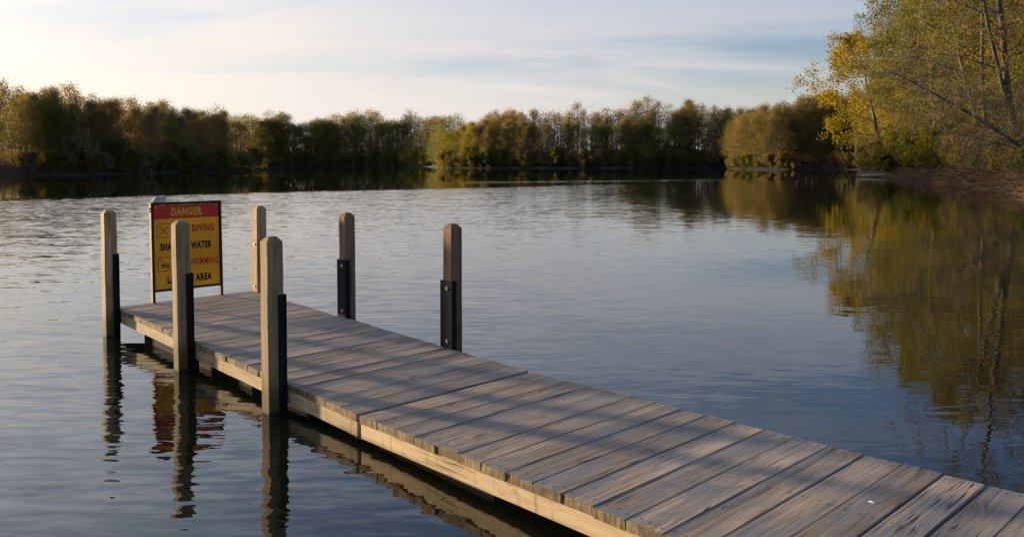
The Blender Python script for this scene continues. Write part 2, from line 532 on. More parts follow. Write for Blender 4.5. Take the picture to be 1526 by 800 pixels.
LEAF = {
    'olive':  mat_leaf('olive_leaf', (.185, .155, .060), (.25, .21, .072), .58),
    'yellow': mat_leaf('yellow_green_leaf', (.22, .195, .035), (.32, .275, .042), .58),
    'orange': mat_leaf('orange_brown_leaf', (.235, .155, .050), (.33, .205, .052), .58),
    'green':  mat_leaf('fresh_green_leaf', (.135, .155, .050), (.20, .215, .054), .58),
    'spring': mat_leaf('spring_leaf', (.165, .165, .030), (.26, .235, .040), .55),
    'bright': mat_leaf('bright_spring_leaf', (.26, .215, .022), (.40, .32, .032), .52),
    'bud':    mat_leaf('brown_bud', (.22, .18, .105), (.28, .23, .12), .5),
}

# ------------------------------------------------------------------ ground, water
def build_ground():
    n = 330
    s = np.linspace(-1, 1, n)
    k = 4.2
    gx = np.sinh(s * k) / np.sinh(k) * 2600 + 4
    gy = np.sinh(s * k) / np.sinh(k) * 2600 + 45
    # even spacing of about a metre in the part the picture shows well
    def refine(g, lo, hi, step):
        return np.unique(np.concatenate([g[(g < lo) | (g > hi)], np.arange(lo, hi, step)]))
    gx = refine(gx, -6, 46, .55); gy = refine(gy, -6, 80, .75)
    Xg, Yg = np.meshgrid(gx, gy)
    P = np.stack([Xg.ravel(), Yg.ravel()], 1)
    Z = height(P)
    V = np.column_stack([P, Z])
    a, b = len(gy), len(gx)
    I = np.arange(a * b).reshape(a, b)
    q = np.stack([I[:-1, :-1], I[:-1, 1:], I[1:, 1:], I[1:, :-1]], -1).reshape(-1, 4)
    o = link('ground', mesh_np('ground', V, q, mats=[M_GROUND], smooth=True))
    tag(o, None, None, kind='structure')
build_ground()

def build_water():
    lo, hi = POND.min(0) - 8, POND.max(0) + 8
    V = [(lo[0], lo[1], 0), (hi[0], lo[1], 0), (hi[0], hi[1], 0), (lo[0], hi[1], 0)]
    o = link('water', mesh_np('water', V, [(0, 1, 2, 3)], mats=[M_WATER]))
    tag(o, None, None, kind='structure')
build_water()

# ------------------------------------------------------------------ the dock
TH = 2.3281
UD = Vector((math.cos(TH), math.sin(TH), 0))         # along the dock towards its far end
VD = Vector((math.sin(TH), -math.cos(TH), 0))        # across the dock, left edge to right edge
O = Vector((-0.7224, 3.7456, 0.14))                  # left deck corner at the hinge between the two sections
DW = 1.119
BT = .036                                            # plank thickness

def section_frame(direction, slope):
    ax = (UD * math.cos(slope) * direction + Vector((0, 0, math.sin(slope)))).normalized()   # along, away from the hinge
    vx = VD.copy()
    up = vx.cross(ax) if direction > 0 else ax.cross(vx)
    up.normalize()
    if up.z < 0: up = -up
    # local axes: X across (plank length), Y along, Z up; keep right handed
    if vx.cross(ax).dot(up) < 0:
        return None
    mm = Matrix.Identity(4)
    for i in range(3):
        mm[i][0], mm[i][1], mm[i][2] = vx[i], ax[i], up[i]
        mm[i][3] = O[i]
    return mm

def frame_mat(ax, org):
    vx = VD
    up = vx.cross(ax).normalized()
    mm = Matrix.Identity(4)
    for i in range(3):
        mm[i][0], mm[i][1], mm[i][2], mm[i][3] = vx[i], ax[i], up[i], org[i]
    return mm

rng = random.Random(5)
def plank_mesh(seed, length, width):
    r = random.Random(seed)
    nx = 9
    prof = [(-.5, -1), (-.5, -.12), (-.478, 0), (-.16, 0), (.16, 0), (.478, 0), (.5, -.12), (.5, -1)]
    cup = r.uniform(-.0022, .0012)
    V = []
    tw = r.uniform(-.0025, .0025); bow = r.uniform(-.0015, .0015)
    e0, e1 = r.uniform(-.006, .004), r.uniform(-.004, .006)
    for i in range(nx):
        f = i / (nx - 1)
        x = e0 + f * (length + e1 - e0)
        for j, (a, zz_) in enumerate(prof):
            y = a * width + bow * math.sin(f * math.pi)
            z = zz_ * BT if zz_ < -.5 else zz_ * BT + cup * (1 - 4 * a * a) + tw * a * 2 * (f - .5) + r.uniform(-.0004, .0004)
            dx = r.uniform(-.0018, .0018) if i in (0, nx - 1) else 0
            V.append((x + dx, y, z))
    k = len(prof)
    q = [(i * k + j, (i + 1) * k + j, (i + 1) * k + j + 1, i * k + j + 1) for i in range(nx - 1) for j in range(k - 1)]
    q += [(i * k + k - 1, (i + 1) * k + k - 1, (i + 1) * k, i * k) for i in range(nx - 1)]
    bm = bmesh.new()
    vs = [bm.verts.new(v) for v in V]
    for f in q:
        bm.faces.new([vs[i] for i in f])
    e = bm.faces.new([vs[j] for j in range(k)]); e.material_index = 1
    e = bm.faces.new([vs[(nx - 1) * k + j] for j in reversed(range(k))]); e.material_index = 1
    bmesh.ops.recalc_face_normals(bm, faces=bm.faces)
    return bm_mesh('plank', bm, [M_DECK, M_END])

def box_part(name, lo, hi, mt, parent, bevel=.003):
    bm = bmesh.new(); bm_box(bm, lo, hi, bevel)
    return link(name, bm_mesh(name, bm, [mt]), parent)

def build_section(label, sgn, ax, npl, pitch, end_gap, floats, seed):
    """sgn +1: the section grows along +local Y; -1: along -local Y"""
    root = thing('dock_section', label, 'dock')
    root.matrix_world = frame_mat(ax, O)
    r = random.Random(seed)
    nails = []
    y = end_gap
    for i in range(npl):
        gap = r.choice([.003, .005, .007, .009, .012])
        wdt = pitch - gap
        me = plank_mesh(seed * 100 + i, DW, wdt)
        p = link('plank', me, root)
        yc = sgn * (end_gap + (i + .5) * pitch)
        p.location = (0, yc, r.uniform(-.0018, .0018))
        p.rotation_euler = (0, 0, r.uniform(-.0022, .0022))
        for xe in (.035, DW / 2 + r.uniform(-.02, .02), DW - .035):
            for k in (-.33, r.uniform(-.05, .05), .33):
                nails.append((xe + r.uniform(-.012, .012), yc + k * wdt + r.uniform(-.008, .008), .0016))
    L = end_gap + npl * pitch
    a, b_ = sorted((sgn * (end_gap + .002), sgn * L))
    bm = bmesh.new()
    for (nx_, ny_, nz_) in nails:
        v = [bm.verts.new((nx_ + .0042 * math.cos(k * math.pi / 3), ny_ + .0042 * math.sin(k * math.pi / 3), nz_ + .0004)) for k in range(6)]
        bm.faces.new(v)
    o = link('nail_heads', bm_mesh('nail_heads', bm, [M_NAIL]), root); o['kind'] = 'stuff'
    zb = -BT - .002
    box_part('fascia_board', (.004, a, zb - .072), (.042, b_, zb), M_FASCIA, root)
    box_part('fascia_board', (DW - .042, a, zb - .072), (DW - .004, b_, zb), M_FASCIA, root)
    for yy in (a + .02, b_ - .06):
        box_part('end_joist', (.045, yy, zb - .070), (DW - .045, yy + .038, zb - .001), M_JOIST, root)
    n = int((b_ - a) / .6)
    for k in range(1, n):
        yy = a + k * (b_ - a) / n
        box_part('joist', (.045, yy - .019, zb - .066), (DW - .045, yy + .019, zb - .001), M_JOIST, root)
    for (f0, f1) in floats:
        f0, f1 = sorted((sgn * f0, sgn * f1))
        for (xa, xb) in ((.06, .50), (DW - .50, DW - .06)):
            box_part('float_box', (xa, f0, zb - .33), (xb, f1, zb - .073), M_FLOAT, root, .02)
    return root

ax1 = (UD * math.cos(.019) + Vector((0, 0, math.sin(.019)))).normalized()
ax2 = (Vector((math.cos(2.3187), math.sin(2.3187), 0)) * math.cos(.0131) - Vector((0, 0, math.sin(.0131)))).normalized()
far_dock = build_section('far section of the floating wooden dock, carrying the danger sign and ringed by posts', 1, ax1, 24, .1433, .011, [(2.2, 3.0), (1.2, 2.0), (.05, .95)], 3)
near_dock = build_section('near section of the wooden dock, running out of the picture at lower right', -1, ax2, 33, .1435, .011, [(.06, .9), (1.7, 2.6)], 8)

# ------------------------------------------------------------------ mooring posts with steel brackets
def post_mesh(seed, top, mt, bot=-1.1, s=.089):
    r = random.Random(seed)
    hs = s / 2
    ch = .020
    levels = [bot, -.3, 0.0, .25, .5, .75, top - .028, top - .006, top]
    bm = bmesh.new()
    rings = []
    for li, z in enumerate(levels):
        ins = 0 if li < len(levels) - 2 else (.018 if li == len(levels) - 2 else .026)
        a = hs - ins; c = .006
        pts = [(-a + c, -a), (a - c, -a), (a, -a + c), (a, a - c), (a - c, a), (-a + c, a), (-a, a - c), (-a, -a + c)]
        jx, jy = r.uniform(-.0015, .0015), r.uniform(-.0015, .0015)
        rings.append([bm.verts.new((x + jx + r.uniform(-.0008, .0008), y + jy + r.uniform(-.0008, .0008), z)) for x, y in pts])
    for a, b in zip(rings, rings[1:]):
        for j in range(8):
            bm.faces.new((a[j], a[(j + 1) % 8], b[(j + 1) % 8], b[j]))
    bm.faces.new(rings[-1]); bm.faces.new(list(reversed(rings[0])))
    return bm_mesh('timber', bm, [mt])

def build_post(label, u, side, top, brk_top, mt, seed, lean=(0, 0), wood_cleat=False, dv=0.0):
    """side -1: outside the left edge, +1: outside the right edge. Local X is across the dock, Y along it."""
    v = (-.056 if side < 0 else DW + .058) + dv
    pos = O + UD * u + VD * v; pos.z = 0
    root = thing('mooring_post', label, 'post', group='square timber posts round the far dock section')
    mm = frame_mat(UD, pos)
    root.matrix_world = mm
    lr = random.Random(seed + 40)
    root.rotation_euler.x += R(lr.uniform(-.5, .5)); root.rotation_euler.y += R(lr.uniform(-.5, .5))
    link('timber', post_mesh(seed, top, mt), root)
    inn = -side                                     # the deck lies on this side of the post
    hs = .0445
    z0 = -.55
    # steel channel: a plate on the deck side and two flanges gripping the post
    bm = bmesh.new()
    x0, x1 = sorted((inn * (hs + .0015), inn * (hs + .0095)))
    bm_box(bm, (x0, -.058, z0), (x1, .058, brk_top), .0012)
    fa, fb = sorted((inn * (hs + .0005), inn * (hs - .034)))
    bm_box(bm, (fa, -hs - .010, z0), (fb, -hs - .0015, brk_top - .001), .0012)
    bm_box(bm, (fa, hs + .0015, z0), (fb, hs + .010, brk_top - .001), .0012)
    br = link('bracket', bm_mesh('bracket', bm, [M_POST if wood_cleat else M_STEEL]), root)
    deck_z = .14 + .019 * u
    for zz_ in (brk_top - .045, deck_z + .045):
        bm = bmesh.new()
        c = bmesh.ops.create_cone(bm, segments=14, radius1=.013, radius2=.013, depth=.003, cap_ends=True)
        bmesh.ops.translate(bm, verts=c['verts'], vec=(0, 0, .0015))
        c = bmesh.ops.create_cone(bm, segments=6, radius1=.008, radius2=.007, depth=.007, cap_ends=True)
        bmesh.ops.translate(bm, verts=c['verts'], vec=(0, 0, .0065))
        bl = link('bolt', bm_mesh('bolt', bm, [M_BOLT]), root)
        bl.location = (inn * (hs + .0097), -.012, zz_)
        bl.rotation_euler = (0, inn * math.pi / 2, 0)
    return root

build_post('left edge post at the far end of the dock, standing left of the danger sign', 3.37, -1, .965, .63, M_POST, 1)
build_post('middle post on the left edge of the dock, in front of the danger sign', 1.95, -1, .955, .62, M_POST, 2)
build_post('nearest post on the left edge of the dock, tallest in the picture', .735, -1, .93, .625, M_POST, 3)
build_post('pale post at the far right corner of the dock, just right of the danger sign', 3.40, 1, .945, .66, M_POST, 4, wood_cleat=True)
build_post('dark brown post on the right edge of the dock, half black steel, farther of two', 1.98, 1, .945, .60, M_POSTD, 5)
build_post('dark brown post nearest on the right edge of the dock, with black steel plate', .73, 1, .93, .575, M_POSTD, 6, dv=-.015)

# ------------------------------------------------------------------ danger sign
def text_mesh(body, size, mt, bold=.012):
    cu = bpy.data.curves.new('lettering', 'FONT')
    cu.body = body; cu.size = size; cu.align_x = 'LEFT'; cu.align_y = 'BOTTOM_BASELINE'
    cu.offset = bold * size / .1 * .35
    cu.extrude = .0008
    cu.space_character = 1.16
    cu.resolution_u = 3
    o = bpy.data.objects.new('tmp', cu)
    COL.objects.link(o)
    dg = bpy.context.evaluated_depsgraph_get()
    me = bpy.data.meshes.new_from_object(o.evaluated_get(dg))
    bpy.data.objects.remove(o)
    me.materials.clear(); me.materials.append(mt)
    me.name = 'lettering'
    return me

def build_sign():
    WD, Z1 = .575, .80                      # width, height above the deck
    LEG = .085                              # panel starts above the deck
    u, v0 = 3.385, .266
    foot = O + UD * u + VD * v0; foot.z = .14 + .019 * u + .001
    root = thing('danger_sign', 'yellow and red DANGER sign in a dark frame standing on the far dock end', 'sign', foot)
    mm = frame_mat(UD, foot)
    tilt = Matrix.Rotation(R(-1.8), 4, 'X') # leans back a little
    root.matrix_world = mm @ tilt
    fw, fd = .021, .045
    for x in (0, WD - fw):
        bm = bmesh.new(); bm_box(bm, (x, 0, 0), (x + fw, fd, Z1), .002)
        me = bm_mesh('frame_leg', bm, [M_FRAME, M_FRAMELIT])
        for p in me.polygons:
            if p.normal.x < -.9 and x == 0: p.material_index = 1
        link('frame_leg', me, root)
    box_part('top_rail', (fw + .001, .002, Z1 - .022), (WD - fw - .001, fd - .002, Z1 - .001), M_FRAME, root, .002)
    box_part('bottom_rail', (fw + .001, .002, LEG), (WD - fw - .001, fd - .002, LEG + .017), M_FRAME, root, .002)
    pz0, pz1 = LEG + .018, Z1 - .023
    px0, px1 = fw + .0015, WD - fw - .0015
    pan = box_part('panel', (px0, .012, pz0), (px1, .024, pz1), M_YEL, root, .0005)
    PW, PH = px1 - px0, pz1 - pz0
    hz = pz1 - .165 * PH
    bm = bmesh.new(); bm_box(bm, (px0 + .001, .0095, hz), (px1 - .001, .0115, pz1 - .001))
    link('red_header', bm_mesh('red_header', bm, [M_RED]), pan)
    def put(body, fx0, fx1, fz, hgt, mt, y=.0115):
        me = text_mesh(body, .1, mt, .008 if body == 'SWIMMING' else .015)
        c = np.array([v.co[:] for v in me.vertices])
        lo, hi = c.min(0), c.max(0)
        tw = (fx1 - fx0) * PW
        for v_ in me.vertices:
            x = (v_.co.x - lo[0]) / (hi[0] - lo[0]) * tw + px0 + fx0 * PW
            z = (v_.co.y - lo[1]) / (hi[1] - lo[1]) * hgt + pz1 - fz * PH - hgt / 2
            yy = y - (v_.co.z + .0008) * .6
            v_.co = (x, yy, z)
        me.flip_normals() if False else None
        return link('lettering', me, pan)
    put('DANGER', .26, .735, .085, .070, M_ORANGE, .0090)
    put('NO', .315, .505, .292, .062, M_RED)
    put('DIVING', .575, .925, .292, .062, M_RED)
    put('SHALLOW WATER', .085, .880, .500, .062, M_BLACK)
    put('NO', .295, .475, .700, .062, M_RED)
    put('SWIMMING', .520, .985, .700, .062, M_RED)
    put('LAUNCH AREA', .185, .870, .895, .062, M_BLACK)
    # pictograms: rounded outlined squares holding a cross and a crossed-out swimmer
    def strip(bm, pts, wd, closed=False, y=.0108):
        n = len(pts)
        L, Rr = [], []
        for i in range(n):
            a = Vector(pts[i - 1] if (closed or i) else pts[i]); b = Vector(pts[(i + 1) % n] if (closed or i < n - 1) else pts[i])
            d = (b - a).normalized(); nn = Vector((-d.y, d.x)) * wd / 2
            p = Vector(pts[i])
            L.append(bm.verts.new((p.x + nn.x, y, p.y + nn.y))); Rr.append(bm.verts.new((p.x - nn.x, y, p.y - nn.y)))
        for i in range(n if closed else n - 1):
            j = (i + 1) % n
            bm.faces.new((L[i], L[j], Rr[j], Rr[i]))
    def icon(fx, fz, kind):
        s = .108
        cx = px0 + fx * PW; cz = pz1 - fz * PH
        h = s / 2; rc = .020
        pts = []
        for (sx_, sz_, a0) in ((1, 1, 0), (-1, 1, 90), (-1, -1, 180), (1, -1, 270)):
            for k in range(5):
                a = R(a0 + k * 22.5)
                pts.append((cx + sx_ * (h - rc) + rc * math.cos(a), cz + sz_ * (h - rc) + rc * math.sin(a)))
        bm = bmesh.new(); strip(bm, pts, .006, True)
        if kind == 'cross':
            strip(bm, [(cx - .034, cz + .034), (cx + .034, cz - .034)], .008, y=.0104)
            strip(bm, [(cx - .034, cz - .034), (cx + .034, cz + .034)], .006, y=.0100)
        link('pictogram', bm_mesh('pictogram', bm, [M_RED]), pan)
        if kind == 'swim':
            bm = bmesh.new()
            strip(bm, [(cx - .046, cz + .046), (cx - .005, cz + .006), (cx + .040, cz - .040)], .007, y=.0100)
            link('slash', bm_mesh('slash', bm, [M_RED]), pan)
            bm = bmesh.new()
            c = [bm.verts.new((cx - .020 + .010 * math.cos(k * math.pi / 6), .0104, cz - .006 + .010 * math.sin(k * math.pi / 6))) for k in range(12)]
            bm.faces.new(c)
            strip(bm, [(cx - .012, cz - .010), (cx + .008, cz - .018), (cx + .022, cz - .012), (cx + .038, cz - .004)], .010, y=.0106)
            strip(bm, [(cx - .036, cz - .028), (cx - .016, cz - .024), (cx + .004, cz - .030), (cx + .034, cz - .026)], .005, y=.0106)
            strip(bm, [(cx + .002, cz - .012), (cx + .016, cz + .006), (cx + .030, cz + .010)], .006, y=.0102)
            link('swimmer', bm_mesh('swimmer', bm, [M_BLACK]), pan)
    icon(.145, .305, 'cross')
    icon(.155, .705, 'swim')
    for bx_ in (px0 + .018, px1 - .018):
        for bz_ in (pz0 + .018, pz1 - .018):
            bm = bmesh.new()
            cc_ = bmesh.ops.create_cone(bm, segments=10, radius1=.0055, radius2=.0045, depth=.004, cap_ends=True)
            bmesh.ops.rotate(bm, verts=cc_['verts'], cent=(0, 0, 0), matrix=Matrix.Rotation(R(90), 3, 'X'))
            bmesh.ops.translate(bm, verts=cc_['verts'], vec=(bx_, .0078, bz_))
            link('bolt', bm_mesh('bolt', bm, [M_BOLT]), pan)
    for zz_ in (Z1 - .055, Z1 - .075):
        box_part('hinge', (-.012, .010, zz_), (-.001, .030, zz_ + .012), M_RUST, root, .002)
    # block lying on the top rail
    bm = bmesh.new()
    bm_box(bm, (-.052, -.030, 0), (.052, .030, .044), .009, 2)
    for v_ in bm.verts:
        if v_.co.z > .02:
            v_.co.x = v_.co.x * .86 + .010; v_.co.y *= .85; v_.co.z += .004 * math.sin(v_.co.x * 40)
    st = link('stone', bm_mesh('stone', bm, [M_STONE]))
    tag(st, 'small pale grey stone resting on the top left corner of the danger sign', 'stone')
    st.matrix_world = root.matrix_world @ Matrix.Translation((.066, .022, Z1 + .0005))
build_sign()

# a bird dropping on the near planks
def build_dropping():
    bm = bmesh.new()
    r = random.Random(4)
    vs = [bm.verts.new((.013 * (1 + r.uniform(-.4, .4)) * math.cos(k * math.pi / 5), .010 * (1 + r.uniform(-.4, .4)) * math.sin(k * math.pi / 5), 0)) for k in range(10)]
    top = bm.verts.new((0, 0, .004))
    for k in range(10): bm.faces.new((vs[k], vs[(k + 1) % 10], top))
    o = link('bird_dropping', bm_mesh('bird_dropping', bm, [M_WHITE]))
    tag(o, 'small white bird dropping on a near plank at the lower right of the dock', 'dropping')
    p = frame_mat(ax2, O) @ Vector((.70, -2.09, .0005))
    o.location = p
build_dropping()

# ------------------------------------------------------------------ trees
def grow(seed, H, tr, base, spread, nl, nsub, ntw, nfine=0, up=.55, lean=(0, 0), leaf_n=4, leaf_jit=.3, crook=.06, top_bias=1.0, droop=0.0, profile='oval', minr=.012, forks=0):
    g = np.random.default_rng(seed)
    nt = 9
    tt = np.linspace(0, 1, nt)
    wob = np.cumsum(g.normal(0, crook, (nt, 2)), 0) * H * .06
    trunk = np.column_stack([lean[0] * tt ** 1.3 * H + wob[:, 0] - wob[0, 0], lean[1] * tt ** 1.3 * H + wob[:, 1] - wob[0, 1], tt * H - .25 * (tt == 0)])
    trad = tr * (1 - tt * .93) ** .85
    trad[0] *= 1.35
    TR = [(trunk, trad)]
    for k in range(forks):
        i0 = g.integers(1, 3)
        a = g.uniform(0, 6.28)
        hh = H * g.uniform(.75, .95)
        t2 = np.linspace(0, 1, nt)
        st = trunk[i0]
        out = spread * g.uniform(.35, .7)
        w2 = np.cumsum(g.normal(0, crook, (nt, 2)), 0) * H * .05
        pl2 = np.column_stack([st[0] + np.cos(a) * out * t2 ** .8 + lean[0] * t2 * H * .5 + w2[:, 0] * t2, st[1] + np.sin(a) * out * t2 ** .8 + lean[1] * t2 * H * .5 + w2[:, 1] * t2, st[2] + (hh - st[2]) * t2])
        TR.append((pl2, trad[i0] * .75 * (1 - t2 * .93)))
    limbs, leafp = [], []
    def poly(st, d, L, r0, n, upw, jit):
        P = [st]; d = d / np.linalg.norm(d)
        for i in range(n - 1):
            d = d + np.array([0, 0, upw]) / n + g.normal(0, jit, 3)
            d /= np.linalg.norm(d)
            P.append(P[-1] + d * L / (n - 1))
        P = np.array(P)
        rad = np.maximum(r0 * (1 - np.linspace(0, 1, n) * .85), minr * .5)
        return P, rad
    def side(d, ang):
        a = g.normal(0, 1, 3); a -= a @ d * d; a /= np.linalg.norm(a) + 1e-9
        return d * np.cos(ang) + a * np.sin(ang)
    def at(P, t):
        f = t * (len(P) - 1); i = min(int(f), len(P) - 2); f -= i
        return P[i] * (1 - f) + P[i + 1] * f, (P[i + 1] - P[i]) / (np.linalg.norm(P[i + 1] - P[i]) + 1e-9)
    for ti, (TP, TRr) in enumerate(TR):
        n_here = nl if ti == 0 else int(nl * .6)
        for i in range(n_here):
            t = base + (1 - base) * ((i + g.uniform(0, 1)) / n_here) ** top_bias * .98
            st, td = at(TP, t)
            h = (t - base) / (1 - base)
            if profile == 'oval': pr = math.sin(math.pi * (h * .80 + .18)) ** .7
            elif profile == 'wide': pr = (1 - .55 * h)
            elif profile == 'dome': pr = (1 - h ** 2.2) ** .55
            else: pr = .35 + .65 * h if h < .6 else 1 - (h - .6) * 1.6
            a = i * 2.4 + g.uniform(-.5, .5)
            el = up * (.5 + .9 * h) + g.uniform(-.15, .2)
            d = np.array([math.cos(a) * math.cos(el), math.sin(a) * math.cos(el), math.sin(el)])
            L = spread * max(pr, .18) * g.uniform(.7, 1.15)
            r0 = max(tr * (1 - t) * .42, .02) * g.uniform(.7, 1.1)
            P, rad = poly(st, d, L, r0, 6, .25 - droop, .13)
            limbs.append((P, rad))
            for j in range(nsub):
                s = .22 + .78 * (j + g.uniform(0, 1)) / nsub
                q, dd = at(P, min(s, .999))
                L2 = L * g.uniform(.28, .5) * (1.15 - .5 * s)
                P2, r2 = poly(q, side(dd, g.uniform(.5, 1.0)), L2, max(r0 * (1 - s * .7) * .5, minr), 4, .2 - droop, .16)
                limbs.append((P2, r2))
                for k in range(ntw):
                    s2 = .2 + .8 * (k + g.uniform(0, 1)) / ntw
                    q2, d2 = at(P2, min(s2, .999))
                    L3 = L2 * g.uniform(.3, .6)
                    P3, r3 = poly(q2, side(d2, g.uniform(.4, 1.0)), L3, minr, 3, .15 - droop, .15)
                    limbs.append((P3, r3))
                    if nfine:
                        for f in range(nfine):
                            s3 = .2 + .8 * (f + g.uniform(0, 1)) / nfine
                            q3, d3 = at(P3, min(s3, .999))
                            P4, r4 = poly(q3, side(d3, g.uniform(.4, 1.0)), L3 * g.uniform(.35, .65), minr * .6, 3, .1 - droop, .15)
                            limbs.append((P4, r4))
                            leafp.append(P4[1:])
                    leafp.append(P3[1:])
    LP = np.concatenate(leafp) if leafp else np.zeros((0, 3))
    if leaf_n and len(LP):
        if leaf_n < 1:
            LP = LP[g.random(len(LP)) < leaf_n]
        else:
            LP = np.repeat(LP, int(leaf_n), 0)
        LP = LP + g.normal(0, leaf_jit, LP.shape)
        LP[:, 2] = np.maximum(LP[:, 2], .12)
    else:
        LP = np.zeros((0, 3))
    return TR, limbs, LP, g

def leaf_quads(LP, size, g, aspect=.62):
    n = len(LP)
    nrm = g.normal(0, 1, (n, 3)); nrm[:, 2] += .5
    nrm /= np.linalg.norm(nrm, axis=1, keepdims=True)
    t = g.normal(0, 1, (n, 3)); t -= (t * nrm).sum(1, keepdims=True) * nrm
    t /= np.linalg.norm(t, axis=1, keepdims=True)
    b = np.cross(nrm, t)
    s = size * g.uniform(.55, 1.35, (n, 1))
    fold = nrm * s * .15
    V = np.stack([LP - t * s, LP + b * s * aspect + fold, LP + t * s, LP - b * s * aspect + fold], 1).reshape(-1, 3)
    I = np.arange(n * 4).reshape(n, 4)
    return V, I

class Proto:
    pass
def make_proto(kind, seed, bark, leaf, leaf_size, kt=8, kl=3, **kw):
    TR, limbs, LP, g = grow(seed, **kw)
    p = Proto()
    p.kind = kind; p.H = kw['H']; p.leaf = leaf
    v, q = tubes([a for a, _ in TR], [b for _, b in TR], kt)
    p.trunk = mesh_np('trunk', v, q, mats=[bark], smooth=True)
    v, q = tubes([a for a, _ in limbs], [b for _, b in limbs], kl)
    lv, lq = leaf_quads(LP, leaf_size, g)
    V = np.concatenate([v, lv]); Q = np.concatenate([q, lq + len(v)])
    mi = np.concatenate([np.zeros(len(q), np.int32), np.ones(len(lq), np.int32)])
    p.crown = mesh_np('crown', V, Q, mats=[bark, leaf], mat4=mi)
    # light version for the joined rows: the heavier limbs and every third leaf
    big = [(a, b) for a, b in limbs if len(a) >= (4 if kind == 'bud' else 6)]
    bv, bq = tubes([a for a, _ in big] + [TR[0][0]], [b for _, b in big] + [TR[0][1]], 3)
    lv = lv.reshape(-1, 4, 3)[::7]
    c = lv.mean(1, keepdims=True)
    lv = (c + (lv - c) * 1.65).reshape(-1, 3)
    p.light = (bv, bq, lv, np.arange(len(lv)).reshape(-1, 4))
    return p

MASS = []
def join_mass():
    keys = list(LEAF)
    Vs, Qs, Ms, off = [], [], [], 0
    for p, x, y, z, rot, s in MASS:
        bv, bq, lv, lq = p.light
        c_, s_ = math.cos(rot), math.sin(rot)
        Rm = np.array([[c_, -s_, 0], [s_, c_, 0], [0, 0, 1]])
        li = [k for k in keys if LEAF[k] == p.leaf][0]
        for (v, q, mi) in ((bv, bq, 0), (lv, lq, 1 + keys.index(li))):
            Vs.append((v * (s * 1.22, s * 1.22, s)) @ Rm.T + np.array([x, y, z])); Qs.append(q + off); off += len(v)
            Ms.append(np.full(len(q), mi, np.int32))
    o = link('distant_wood', mesh_np('distant_wood', np.concatenate(Vs), np.concatenate(Qs), mats=[M_BARK] + [LEAF[k] for k in keys], mat4=np.concatenate(Ms)))
    tag(o, None, None, kind='stuff')

def plant(p, name, label, cat, x, y, rot, scale, group=None, sink=.05, zs=1.0):
    r = thing(name, label, cat, (x, y, height1(x, y) - sink), group)
    r.rotation_euler = (0, 0, rot)
    r.scale = (scale, scale, scale * zs)
    if p.kind in FAR: r.scale.x *= 1.22; r.scale.y *= 1.22
    link('trunk', p.trunk, r)
    link('crown', p.crown, r)
    return r

# far-shore prototypes (about 11 m tall)
FAR = {}
def farset(key, leaf, bark, n, leaf_n, size, seed0, **kw):
    FAR[key] = []
    for i in range(n):
        a = dict(H=9.6, tr=.15, base=.03, spread=3.2, nl=30, nsub=6, ntw=4, up=.42, profile='dome', leaf_n=leaf_n, leaf_jit=.36, minr=.016)
        a.update(kw)
        FAR[key].append(make_proto(key, seed0 + i, bark, LEAF[leaf], size, kt=6, **a))
farset('olive', 'olive', M_BARK, 3, 7, .062, 100)
farset('yellow', 'yellow', M_BARK, 2, 8, .066, 120)
farset('orange', 'orange', M_BARK, 3, 7, .062, 140)
farset('green', 'green', M_BARKD, 2, 8, .066, 160)
farset('bud', 'bud', M_BARK, 3, 3, .06, 180, nfine=2, ntw=4, base=.10, spread=2.7, up=.8, minr=.014, H=10.2)
farset('open', 'olive', M_BARKD, 2, 7, .062, 200, base=.26, tr=.19, spread=2.7, H=10.0, nl=24)
SHRUB = [make_proto('shrub', 300 + i, M_BARKD, LEAF[lf], .11, kt=5, H=2.6, tr=.05, base=.06, spread=1.9, nl=16, nsub=5, ntw=4, up=.75, leaf_n=5, leaf_jit=.16, minr=.010, forks=2)
         for i, lf in enumerate(('olive', 'green', 'bud'))]

KINDNAME = {'open': 'high-crowned dark-trunked', 'olive': 'olive-brown', 'yellow': 'yellow-green', 'orange': 'orange-brown', 'green': 'dark green', 'bud': 'bare-twigged grey'}
tr_rng = random.Random(77)

def shore_points(i0, i1, step):
    pts = []
    for i in range(i0, i1):
        a = POND[i]; b = POND[i + 1]
        n = max(1, int(np.linalg.norm(b - a) / step + .5))
        e = (b - a) / np.linalg.norm(b - a)
        nrm = np.array([e[1], -e[0]])
        for k in range(n):
            p = a + (b - a) * (k + .5) / n
            pts.append((p, nrm))
    return pts

